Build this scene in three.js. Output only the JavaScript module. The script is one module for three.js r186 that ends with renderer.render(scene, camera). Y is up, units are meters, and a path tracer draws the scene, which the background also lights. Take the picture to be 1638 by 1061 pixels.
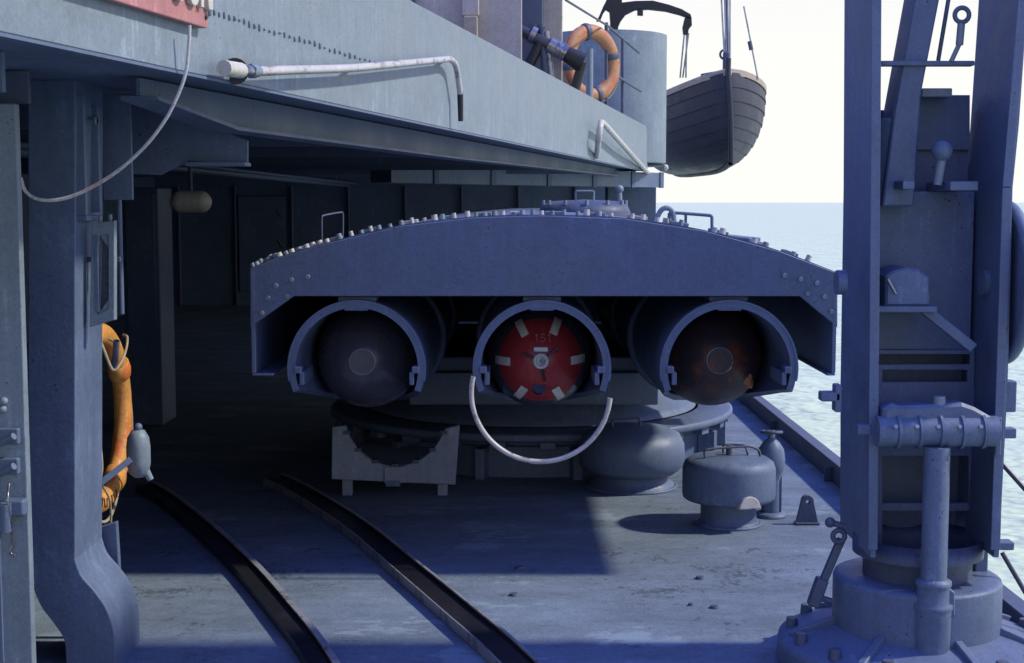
import * as THREE from 'three';
import { RoundedBoxGeometry } from 'three/addons/geometries/RoundedBoxGeometry.js';
import { mergeGeometries, mergeVertices, toCreasedNormals } from 'three/addons/utils/BufferGeometryUtils.js';
import { FontLoader } from 'three/addons/loaders/FontLoader.js';
import { TextGeometry } from 'three/addons/geometries/TextGeometry.js';

// ---------------------------------------------------------------- camera, sky, sun, exposure
const scene = new THREE.Scene();
const W = 1638, H = 1061, F = 2275, EYE = 1.75, HORIZON = 323;
const PITCH = Math.atan((H / 2 - HORIZON) / F);
const camera = new THREE.PerspectiveCamera(2 * Math.atan(H / 2 / F) * 180 / Math.PI, W / H, 0.1, 30000);
camera.position.set(0, EYE, 0);
camera.rotation.set(-PITCH, 0, 0);
const renderer = new THREE.WebGLRenderer({ antialias: true });
renderer.setSize(1024, 663);
renderer.toneMapping = THREE.LinearToneMapping;
renderer.toneMappingExposure = 1.0;
renderer.shadowMap.enabled = true;
renderer.outputColorSpace = THREE.SRGBColorSpace;

function smooth(a, b, x) { const t = Math.min(1, Math.max(0, (x - a) / (b - a))); return t * t * (3 - 2 * t); }
{
  const w = 256, h = 128, d = new Float32Array(w * h * 4);
  for (let j = 0; j < h; j++) {
    const e = ((j + 0.5) / h - 0.5) * 180;
    const k = smooth(5, 30, e), z = smooth(20, 85, e);
    const c = [1.0, 1.0, 0.96].map((v, i) => v * (1 - k) + k * ([0.2, 0.32, 1.25][i] * (1 - z) + z * [0.2, 0.34, 1.35][i]));
    for (let i = 0; i < w; i++) { const o = (j * w + i) * 4; d[o] = c[0]; d[o + 1] = c[1]; d[o + 2] = c[2]; d[o + 3] = 1; }
  }
  const t = new THREE.DataTexture(d, w, h, THREE.RGBAFormat, THREE.FloatType);
  t.mapping = THREE.EquirectangularReflectionMapping; t.magFilter = THREE.LinearFilter; t.minFilter = THREE.LinearFilter;
  t.wrapS = THREE.RepeatWrapping; t.needsUpdate = true;
  scene.background = t; scene.environment = t;
}
const SUN_EL = 43 * Math.PI / 180, SUN_AZ = -.4 * Math.PI / 180;     // from the right, a touch to the camera's side of the torpedo mount
const sun = new THREE.DirectionalLight(new THREE.Color(1, 0.94, 0.78), 3.8);
sun.position.set(Math.cos(SUN_EL) * Math.cos(SUN_AZ), Math.sin(SUN_EL), -Math.cos(SUN_EL) * Math.sin(SUN_AZ)).multiplyScalar(40).add(new THREE.Vector3(0, 0, -10));
sun.target.position.set(0, 0, -10);
sun.castShadow = true; sun.shadow.radius = 6; sun.shadow.mapSize.set(4096, 4096); sun.shadow.bias = -0.0005;
Object.assign(sun.shadow.camera, { left: -25, right: 25, top: 25, bottom: -25, near: 1, far: 90 });
scene.add(sun, sun.target);

// ---------------------------------------------------------------- pixel -> place helpers
const V = (x, y, z) => new THREE.Vector3(x, y, z);
function ray(px, py) {
  const u = (px - W / 2) / F, v = (H / 2 - py) / F, c = Math.cos(PITCH), s = Math.sin(PITCH);
  return V(u, v * c - s, -v * s - c);
}
function at(px, py, Z) { const r = ray(px, py); return r.multiplyScalar(-Z / r.z).add(V(0, EYE, 0)); }
function ground(px, py, h = 0) { const r = ray(px, py); return r.multiplyScalar((h - EYE) / r.y).add(V(0, EYE, 0)); }
const scaleAt = Z => F / Z;                                          // about how many pixels a metre takes at that distance

// ---------------------------------------------------------------- random + textures
let seed = 20417;
function rnd() { seed |= 0; seed = seed + 0x6D2B79F5 | 0; let t = Math.imul(seed ^ seed >>> 15, 1 | seed); t = t + Math.imul(t ^ t >>> 7, 61 | t) ^ t; return ((t ^ t >>> 14) >>> 0) / 4294967296; }
function noiseTile(n, cells, cellsY = cells) {
  const g = new Float32Array(cells * cellsY).map(() => rnd()), out = new Float32Array(n * n);
  for (let j = 0; j < n; j++) for (let i = 0; i < n; i++) {
    const x = i / n * cells, y = j / n * cellsY, x0 = Math.floor(x), y0 = Math.floor(y);
    let fx = x - x0, fy = y - y0; fx = fx * fx * (3 - 2 * fx); fy = fy * fy * (3 - 2 * fy);
    const x1 = (x0 + 1) % cells, y1 = (y0 + 1) % cellsY;
    out[j * n + i] = (g[y0 * cells + x0] * (1 - fx) + g[y0 * cells + x1] * fx) * (1 - fy) + (g[y1 * cells + x0] * (1 - fx) + g[y1 * cells + x1] * fx) * fy;
  }
  return out;
}
function mixNoise(n, list) {
  const out = new Float32Array(n * n); let tot = 0;
  for (const [c, a, cy] of list) { const t = noiseTile(n, c, cy || c); tot += a; for (let i = 0; i < out.length; i++) out[i] += t[i] * a; }
  for (let i = 0; i < out.length; i++) out[i] /= tot;
  return out;
}
function tex(n, fn, srgb, rx = 1, ry = rx) {
  const d = new Uint8Array(n * n * 4);
  for (let i = 0; i < n * n; i++) { const c = fn(i); for (let k = 0; k < 3; k++) d[i * 4 + k] = Math.max(0, Math.min(255, c[k] * 255)); d[i * 4 + 3] = 255; }
  const t = new THREE.DataTexture(d, n, n, THREE.RGBAFormat); t.wrapS = t.wrapT = THREE.RepeatWrapping;
  t.magFilter = THREE.LinearFilter; t.minFilter = THREE.LinearMipmapLinearFilter; t.generateMipmaps = true;
  if (srgb) t.colorSpace = THREE.SRGBColorSpace;
  t.repeat.set(rx, ry); t.needsUpdate = true; return t;
}
const N = 512;
const nA = mixNoise(N, [[6, 1], [17, .8], [50, .7], [128, .7], [256, .9]]);
const nB = mixNoise(N, [[4, 1.2], [11, 1], [31, .6], [90, .5]]);
const nGrit = mixNoise(N, [[256, 1], [128, .6], [64, .3]]);
const nStreak = mixNoise(N, [[4, 1, 14], [10, .8, 37], [37, .6, 110], [9, .6, 9]]);
// brushed-on paint: multiplies the material colour; thin patches, drips, chips
const nRun = mixNoise(N, [[90, .8, 5], [40, 1, 3], [190, .5, 9]]);
const paintMap = tex(N, i => {
  let v = 0.86 + 0.2 * (nA[i] - .5) + 0.15 * (nB[i] - .5) + .1 * (nGrit[i] - .5) + .07 * (nRun[i] - .5);
  const c = nA[i] * .45 + nGrit[i] * .55, rust = smooth(.7, .74, c), wipe = nB[i] * .6 + nRun[i] * .4 > .66 ? 1.07 : 1; v *= wipe;
  return [v * (1 - .35 * rust), v * (1 - .55 * rust), v * (1 - .65 * rust)];
}, true, .8);
const paintBump = tex(N, i => { const v = nA[i] * .6 + nB[i] * .4; return [v, v, v]; }, false, .8);
const paintRough = tex(N, i => { const v = .72 + .5 * (nB[i] - .5); return [v, v, v]; }, false, .8);
const deckMap = tex(N, i => {
  let v = .84 + .26 * (nStreak[i] - .5) + .22 * (nA[i] - .5) + .12 * (nGrit[i] - .5);
  const sc = nB[i] * .55 + nStreak[i] * .45 > .64 ? 1.14 : 1; const dk = nStreak[(i * 7 + 131) % (N * N)] > .0 && nB[(i + 40000) % (N * N)] + nA[i] < .72 ? .8 : 1;
  v *= sc * dk; return [v * 1.0, v * .995, v * (sc > 1 ? .95 : 1)];
}, true, .45, .45);
const deckBump = tex(N, i => { const v = nGrit[i] * .7 + nA[i] * .3; return [v, v, v]; }, false, 1.1);
const rustMap = tex(N, i => { const r = smooth(.57, .68, nB[i] * .7 + nGrit[i] * .3); const g = .8 + .4 * (nA[i] - .5); return [g * (.36 + .3 * r), g * (.31 + .06 * r), g * (.33 - .12 * r)]; }, true, 1.6);
const fabricMap = tex(N, i => { const v = .84 + .3 * (nA[i] - .5) + .16 * (nGrit[i] - .5); const dirt = nB[i] > .63 ? .82 : 1; return [v, v * dirt, v * dirt]; }, true, 1.5);
const wearMap = tex(N, i => { const v = .86 + .2 * (nA[i] - .5); const w = nB[i] * .6 + nGrit[i] * .4 > .62 ? .55 : 1; return [v * w, v * w, v * w]; }, true, 3);

function mat(r, g, b, o = {}) {
  const m = new THREE.MeshStandardMaterial({ color: new THREE.Color().setRGB(r, g, b), roughness: .75, map: paintMap, bumpMap: paintBump, bumpScale: .002, roughnessMap: paintRough, ...o });
  m.side = THREE.DoubleSide; return m;
}
const M = {
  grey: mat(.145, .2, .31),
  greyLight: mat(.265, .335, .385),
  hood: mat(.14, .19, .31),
  dark: mat(.1, .125, .19),
  black: mat(.018, .019, .026, { roughness: .6 }),
  cradle: mat(.34, .4, .52),  // hood grey lightened to make up for the shade under the mount
  deck: mat(.2, .265, .34, { map: deckMap, bumpMap: deckBump, bumpScale: .003, roughness: .9, roughnessMap: null }),
  house: mat(.58, .52, .46),
  beige: mat(.5, .42, .33),
  white: mat(.72, .7, .65, { map: wearMap, roughness: .55 }),
  barWhite: mat(.9, .89, .8, { roughness: .6 }),
  cream: mat(.75, .72, .6, { roughness: .6 }),
  steel: mat(.42, .43, .48, { metalness: .85, roughness: .45, map: wearMap }),
  railTop: mat(.36, .37, .4, { map: wearMap, roughness: .5 }),
  orange: mat(.84, .38, .08, { map: fabricMap, roughness: .8 }),
  orangeFaded: mat(.66, .31, .15, { map: fabricMap, roughness: .85 }),
  rope: mat(.5, .43, .28, { map: fabricMap, roughness: .95 }),
  ropeWhite: mat(.7, .7, .68, { map: fabricMap, roughness: .9 }),
  redBoard: mat(.56, .24, .23),
  redFaded: mat(.46, .11, .11),
  redHead: mat(.42, .042, .045, { roughness: .5 }),
  torpedo: mat(.085, .085, .115, { roughness: .34 }),
  rustNose: mat(.6, .58, .68, { map: rustMap, roughness: .6 }),
  rust: mat(.5, .2, .08, { map: fabricMap, roughness: .9 }),
  boat: mat(.04, .046, .075),
  wire: mat(.1, .1, .13, { metalness: .5, roughness: .6 }),
};

// ---------------------------------------------------------------- building helpers
const taken = {};
function numbered(n) { if (!(n in taken)) { taken[n] = 0; return n; } taken[n]++; return n + '_' + String(taken[n]).padStart(3, '0'); }
const originOf = new Map();
function metreUV(g, off = 0) {                                       // uv in metres, by the way each face points
  if (g.index) g = g.toNonIndexed();
  const p = g.attributes.position, n = g.attributes.normal, uv = new Float32Array(p.count * 2);
  for (let i = 0; i < p.count; i += 3) {
    let ax = 0, ay = 0, az = 0;
    for (let k = 0; k < 3; k++) { ax += n.getX(i + k); ay += n.getY(i + k); az += n.getZ(i + k); }
    ax = Math.abs(ax); ay = Math.abs(ay); az = Math.abs(az);
    for (let k = 0; k < 3; k++) {
      const x = p.getX(i + k), y = p.getY(i + k), z = p.getZ(i + k);
      const [u, v] = ay >= ax && ay >= az ? [x, z] : ax >= az ? [z, y] : [x, y];
      uv[(i + k) * 2] = u + off; uv[(i + k) * 2 + 1] = v + off * .7;
    }
  }
  g.setAttribute('uv', new THREE.BufferAttribute(uv, 2)); return g;
}
function thing(name, label, category, pos = V(0, 0, 0), group) {
  const o = new THREE.Group(); o.name = numbered(name); o.position.copy(pos); scene.add(o);
  o.userData = { label, category }; if (group) o.userData.group = group;
  originOf.set(o, pos.clone()); return o;
}
// geometry is given in world places; it is moved into the thing's own frame
function part(name, geo, m, parent) {
  if (Array.isArray(geo)) geo = mergeGeometries(geo.map(g => { const c = (g.index ? g.toNonIndexed() : g.clone()); for (const k of Object.keys(c.attributes)) if (k !== 'position' && k !== 'normal') c.deleteAttribute(k); return c; }));
  const o = originOf.get(parent) || V(0, 0, 0);
  geo = metreUV(geo, rnd() * 3);
  geo.translate(-o.x, -o.y, -o.z);
  const me = new THREE.Mesh(geo, m); me.name = name; me.castShadow = me.receiveShadow = true;
  parent.add(me); originOf.set(me, o); return me;
}
function single(name, label, category, geo, m, pos, group) {        // a thing that is one mesh
  if (Array.isArray(geo)) geo = mergeGeometries(geo.map(g => { const c = (g.index ? g.toNonIndexed() : g.clone()); for (const k of Object.keys(c.attributes)) if (k !== 'position' && k !== 'normal') c.deleteAttribute(k); return c; }));
  geo = metreUV(geo, rnd() * 3); geo.translate(-pos.x, -pos.y, -pos.z);
  const me = new THREE.Mesh(geo, m); me.name = numbered(name); me.position.copy(pos); me.castShadow = me.receiveShadow = true;
  me.userData = { label, category }; if (group) me.userData.group = group; scene.add(me); return me;
}
function struct(name, geo, m) {
  const me = new THREE.Mesh(geo, m); me.name = name; me.userData = { kind: 'structure' }; me.castShadow = me.receiveShadow = true; scene.add(me); return me;
}
function box(x0, x1, y0, y1, z0, z1, r = 0.006) {                    // z0 nearer the camera (larger z)
  const w = Math.abs(x1 - x0), h = Math.abs(y1 - y0), d = Math.abs(z1 - z0);
  const g = r > 0 ? new RoundedBoxGeometry(w, h, d, 1, Math.min(r, w * .45, h * .45, d * .45)) : new THREE.BoxGeometry(w, h, d);
  g.translate((x0 + x1) / 2, (y0 + y1) / 2, (z0 + z1) / 2); return g;
}
function pbox(l, t, r, b, Z, depth, rad) {                            // a box whose front face stands at distance Z
  const a = at(l, b, Z), c = at(r, t, Z); return box(a.x, c.x, a.y, c.y, -Z, -Z - depth, rad);
}
function rod(a, b, r, r2 = r, seg = 12) {
  const d = b.clone().sub(a), g = new THREE.CylinderGeometry(r2, r, d.length(), seg);
  g.applyQuaternion(new THREE.Quaternion().setFromUnitVectors(V(0, 1, 0), d.clone().normalize()));
  g.translate((a.x + b.x) / 2, (a.y + b.y) / 2, (a.z + b.z) / 2); return g;
}
function bar(a, b, w, d, up = V(0, 0, 1)) {                           // a flat bar from a to b, w wide across, d deep along "up"
  const v = b.clone().sub(a), L = v.length(), g = new RoundedBoxGeometry(w, L, d, 1, Math.min(w, d) * .2);
  const y = v.clone().normalize(), x = new THREE.Vector3().crossVectors(y, up).normalize(), z = new THREE.Vector3().crossVectors(x, y);
  g.applyMatrix4(new THREE.Matrix4().makeBasis(x, y, z)); g.translate((a.x + b.x) / 2, (a.y + b.y) / 2, (a.z + b.z) / 2); return g;
}
function tube(pts, r, seg = 40, rs = 10, tension = .5) { return new THREE.TubeGeometry(new THREE.CatmullRomCurve3(pts, false, 'catmullrom', tension), seg, r, rs); }
function poly(pts, Z, depth, holes = [], bevel = .004) {              // outline in pixels at distance Z, with a real thickness
  const w = pts.map(([x, y]) => at(x, y, Z)), s = new THREE.Shape(w.map(p => new THREE.Vector2(p.x, p.y)));
  for (const h of holes) s.holes.push(new THREE.Path(h.map(([x, y]) => { const p = at(x, y, Z); return new THREE.Vector2(p.x, p.y); })));
  const g = new THREE.ExtrudeGeometry(s, { depth: depth - 2 * bevel, bevelEnabled: bevel > 0, bevelThickness: bevel, bevelSize: bevel, bevelOffset: -bevel, bevelSegments: 1, curveSegments: 8 });
  g.translate(0, 0, -Z - depth + bevel); return g;
}
function lathe(c, prof, seg = 40) { const g = new THREE.LatheGeometry(prof.map(([r, y]) => new THREE.Vector2(r, y)), seg); g.translate(c.x, c.y, c.z); return g; }
function loft(secs, closed = true, cap0 = false, cap1 = false, crease = .6) {
  const pos = [], n = secs[0].length, tri = (a, b, c) => pos.push(a.x, a.y, a.z, b.x, b.y, b.z, c.x, c.y, c.z);
  for (let j = 0; j < secs.length - 1; j++) for (let i = 0; i < (closed ? n : n - 1); i++) {
    const a = secs[j][i], b = secs[j][(i + 1) % n], c = secs[j + 1][(i + 1) % n], d = secs[j + 1][i]; tri(a, b, c); tri(a, c, d);
  }
  const fan = s => { for (let i = 0; i < n / 2 - 1; i++) { tri(s[i], s[i + 1], s[n - 2 - i]); tri(s[i], s[n - 2 - i], s[n - 1 - i]); } };
  if (cap0) fan(secs[0]); if (cap1) fan(secs[secs.length - 1]);
  const g = new THREE.BufferGeometry(); g.setAttribute('position', new THREE.Float32BufferAttribute(pos, 3)); g.computeVertexNormals();
  return toCreasedNormals(g, crease);
}
function bolt(p, r = .014, h = .014, dir = V(0, 1, 0)) { const g = new THREE.CylinderGeometry(r * .86, r, h, 6); g.applyQuaternion(new THREE.Quaternion().setFromUnitVectors(V(0, 1, 0), dir.clone().normalize())); g.translate(p.x + dir.x * h / 2, p.y + dir.y * h / 2, p.z + dir.z * h / 2); return g; }

// ================================================================ SETTING
const DECK_EDGE = 2.02;
{ // sea
  const g = new THREE.PlaneGeometry(16000, 16000, 1, 1); g.rotateX(-Math.PI / 2); g.translate(0, -2.6, 0);
  const uv = g.attributes.uv; for (let i = 0; i < uv.count; i++) uv.setXY(i, uv.getX(i) * 16000 / 9, uv.getY(i) * 16000 / 9);
  const n1 = mixNoise(N, [[5, 1, 8], [11, .9, 17], [29, .5, 41], [70, .25, 96]]);
  const sea = new THREE.MeshPhysicalMaterial({ color: new THREE.Color().setRGB(.58, .69, .45), roughness: .35, ior: 1.33, bumpMap: tex(N, i => [n1[i], n1[i], n1[i]], false, 1), bumpScale: .35 });
  struct('sea', g, sea);
}
{ // main deck: a thick plate with the hull side below it
  const g = metreUV(box(-7, DECK_EDGE + .1, -.3, 0, 9, -34, 0)); struct('deck', g, M.deck);
  struct('hull_side', metreUV(box(-7, DECK_EDGE + .06, -3.2, -.305, 9, -34, 0)), M.grey);
}

// ---------------------------------------------------------------- platform above: bulwark, soffit, girders
const FAS_VP = 1260, H_BOT = .42, H_TOP = 1.02;
const FDIR = V((FAS_VP - W / 2) / F, 0, -1).normalize();              // runs outward going away
const FN = V(-FDIR.z, 0, FDIR.x).normalize();                         // faces right and towards the camera
const F0 = at(0, 54, (H_BOT * F) / 269); F0.y = EYE + H_BOT;
if (FN.z < 0) FN.negate();
function fas(px, py, off = 0) { const r = ray(px, py), o = F0.clone().addScaledVector(FN, off).sub(V(0, EYE, 0)); return r.multiplyScalar(o.dot(FN) / r.dot(FN)).add(V(0, EYE, 0)); }
function fasAt(s, y, off = 0) { const p = F0.clone().addScaledVector(FDIR, s).addScaledVector(FN, off); p.y = y; return p; }
const S_END = fas(1036, 270).sub(F0).dot(FDIR);
const yBot = EYE + H_BOT, yTop = EYE + H_TOP;
const wing = thing('bridge_wing_platform', 'grey overhanging upper deck platform with solid bulwark along its edge', 'platform', V(-3, yBot, -8));
{
  const along = (s0, s1, y0, y1, o0, o1) => {                         // a box that follows the bulwark line
    const P = (s, y, o) => fasAt(s, y, o);
    return loft([[P(s0, y0, o0), P(s0, y0, o1), P(s0, y1, o1), P(s0, y1, o0)], [P(s1, y0, o0), P(s1, y0, o1), P(s1, y1, o1), P(s1, y1, o0)]], true, true, true, .1);
  };
  // bulwark plate with rounded far upper corner, a row of plates
  const sh = new THREE.Shape(); const hh = yTop - yBot, R = .32, s0 = -7;
  sh.moveTo(s0, 0); sh.lineTo(S_END, 0); sh.lineTo(S_END, hh - R); sh.quadraticCurveTo(S_END, hh, S_END - R, hh); sh.lineTo(s0, hh);
  const g = new THREE.ExtrudeGeometry(sh, { depth: .02, bevelEnabled: true, bevelThickness: .004, bevelSize: .004, bevelSegments: 1 });
  const bm = new THREE.Matrix4().makeBasis(FDIR, V(0, 1, 0), FN.clone()); bm.setPosition(F0.clone().addScaledVector(FN, -.024)); g.applyMatrix4(bm);
  if (bm.determinant() < 0) { const p = g.attributes.position.array; for (let i = 0; i < p.length; i += 9) for (let k = 0; k < 3; k++) { const t = p[i + k]; p[i + k] = p[i + 3 + k]; p[i + 3 + k] = t; } g.computeVertexNormals(); }
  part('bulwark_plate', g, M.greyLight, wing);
  part('edge_bead', along(-7, S_END, yBot - .014, yBot - .005, -.03, .004), M.grey, wing);
  // end plate across the far end
  part('end_plate', loft([[fasAt(S_END, yBot, -.03), fasAt(S_END, yBot, -.05), fasAt(S_END, yTop - .3, -.05), fasAt(S_END, yTop - .3, -.03)], [0, 1, 2, 3].map(i => { const p = fasAt(S_END, [yBot, yBot, yTop - .3, yTop - .3][i], [-.03, -.05, -.05, -.03][i]); p.x -= 2.6; p.z -= [0, .02, .02, 0][i] + .6; return p; })], true, true, true, .1), M.grey, wing);
  // soffit (upper deck plate)
  const sp = new THREE.Shape([[F0.x - FDIR.x * 7 - .03, -(F0.z - FDIR.z * 7)], [fasAt(S_END, 0).x - .05, -fasAt(S_END, 0).z], [fasAt(S_END, 0).x - .6, 27], [-7, 27], [-7, -(F0.z - FDIR.z * 7)]].map(p => new THREE.Vector2(...p)));
  const sg = new THREE.ExtrudeGeometry(sp, { depth: .05, bevelEnabled: false }); sg.rotateX(-Math.PI / 2); sg.translate(0, yBot + .02, 0);
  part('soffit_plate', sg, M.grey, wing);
  // longitudinal girder set back, its web and bottom flange, deeper towards the pillar
  const web = new THREE.Shape([[1.45, 0], [S_END - .6, 0], [S_END - .6, -.08], [6, -.13], [2.2, -.13], [1.45, -.06]].map(p => new THREE.Vector2(...p)));
  const wg = new THREE.ExtrudeGeometry(web, { depth: .015, bevelEnabled: false });
  const wm = new THREE.Matrix4().makeBasis(FDIR, V(0, 1, 0), FN.clone()); wm.setPosition(F0.clone().addScaledVector(FN, -.34)); wg.applyMatrix4(wm); wg.computeVertexNormals();
  wg.translate(0, .012, 0);
  part('girder_web', wg, M.grey, wing);
  const fl = (s, y) => [fasAt(s, yBot + y, -.4), fasAt(s, yBot + y, -.26), fasAt(s, yBot + y - .014, -.26), fasAt(s, yBot + y - .014, -.4)];
  part('girder_flange', loft([fl(1.45, -.05), fl(2.2, -.12), fl(6, -.12), fl(S_END - .6, -.07)], true, true, true, .3), M.grey, wing);
  for (let i = 0; i < 8; i++) {                                       // deck beams under the soffit
    const z = -4.2 - i * 2.05, p = fasAt((-z + F0.z) / -FDIR.z, 0, -.36);
    part('deck_beam', box(-6.5, p.x, yBot - .1, yBot + .018, z, z - .03, .003), M.grey, wing);
  }
  // row of stitch welds along the bulwark
  const st = []; for (let i = 0; i < 34; i++) { const t = i / 33, p = fas(335 + t * 265, 18 + t * 84 + (rnd() - .5) * 4, .004); const b = new THREE.SphereGeometry(.009, 6, 4); b.scale(.5 + rnd() * .4, .6 + rnd() * 1.2, .4); b.translate(p.x, p.y, p.z); st.push(b); }
  const sw = part('stitch_weld_row', st, M.greyLight, wing); sw.userData.kind = 'stuff';
}
// hanging trunk under the far part of the platform
{
  const a = at(626, 292, 14.7), b = at(1060, 300, 19.8), up = V(0, .2, 0), back = V(-.25, 0, -.35);
  const sec = p => [p.clone(), p.clone().add(up), p.clone().add(up).add(back), p.clone().add(back)];
  const t = thing('ventilation_trunk', 'long grey ventilation trunk hanging under the far part of the platform', 'duct', a.clone());
  part('casing', loft([sec(a), sec(b)], true, true, true, .1), M.grey, t);
  for (const k of [.12, .3, .5, .68, .85, .985]) { const p = a.clone().lerp(b, k).add(V(.012, -.008, .012)); part('joint_strap', loft([[p.clone(), p.clone().add(V(0, .216, 0)), p.clone().add(V(-.02, .216, -.02)), p.clone().add(V(-.02, 0, -.02))], [0, 1, 2, 3].map(i => p.clone().add(V(.05, [0, .216, .216, 0][i], .06 - .1)).add(i > 1 ? V(-.02, 0, -.02) : V(0, 0, 0)))], true, true, true, .1), M.grey, t); }
}
// ---------------------------------------------------------------- deckhouse walls in the dark under the platform
{
  const h = thing('deckhouse', 'dark deckhouse bulkheads closing the shaded space under the platform', 'deckhouse', V(-3, 0, -22));
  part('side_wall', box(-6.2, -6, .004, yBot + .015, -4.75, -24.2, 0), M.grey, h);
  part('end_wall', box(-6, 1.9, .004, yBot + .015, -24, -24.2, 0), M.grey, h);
  part('corner_post', box(1.36, 2.05, .004, yBot - .19, -20.3, -20.9, .01), M.grey, h);
  for (let i = 0; i < 8; i++) part('wall_stiffener', box(-5.6 + i * .95, -5.58 + i * .95, .01, yBot - .16, -23.9, -24, .002), M.grey, h);
  const dr = part('door', box(-4.6, -3.8, .25, 1.85, -23.93, -24, .02), M.grey, h);
  for (const y of [.5, 1.0, 1.5]) part('door_clip', rod(V(-3.85, y, -23.91), V(-3.93, y + .12, -23.91), .014), M.steel, dr);
}
{ // pipes along the underside of the platform
  for (const [x, y, rr, lb] of [[-2.75, yBot - .14, .035, 'thick grey pipe running under the platform into the passage'], [-2.6, yBot - .12, .018, 'thin grey pipe running under the platform beside the thick pipe']]) {
    const t = thing('overhead_pipe', lb, 'pipe', V(x, y, -6), 'pipes under the platform');
    part('run', rod(V(x, y, -5.2), V(x, y, -23.8), rr), M.grey, t);
    for (let i = 0; i < 6; i++) part('hanger', box(x - .012, x + .012, y + rr * .7, yBot + .018, -6.6 - i * 2.9, -6.63 - i * 2.9, .002), M.grey, t);
  }
}
{ // pale drum-shaped lamp housing and locker in the passage
  const c = at(305, 323, 9.6); const l = thing('bulkhead_lamp', 'pale unlit drum lamp hanging in the dark passage', 'lamp', c.clone());
  part('glass_drum', (() => { const g = new THREE.CapsuleGeometry(.075, .13, 6, 16); g.rotateZ(Math.PI / 2); g.translate(c.x, c.y, c.z); return g; })(), M.cream, l);
  part('hanger', rod(c.clone().add(V(0, .06, 0)), V(c.x, yBot + .015, c.z), .014), M.dark, l);
  const a = at(200, 580, 11), b = at(252, 300, 11);
  const k = thing('wall_locker', 'tall narrow locker standing in the dark passage', 'locker', V((a.x + b.x) / 2, 0, -11.2));
  part('cabinet', box(a.x, b.x, .004, b.y, -11, -11.45, .015), M.grey, k);
  part('door_panel', box(a.x + .03, b.x - .03, a.y + .05, b.y - .05, -10.985, -11, .004), M.grey, k);
}

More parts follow.
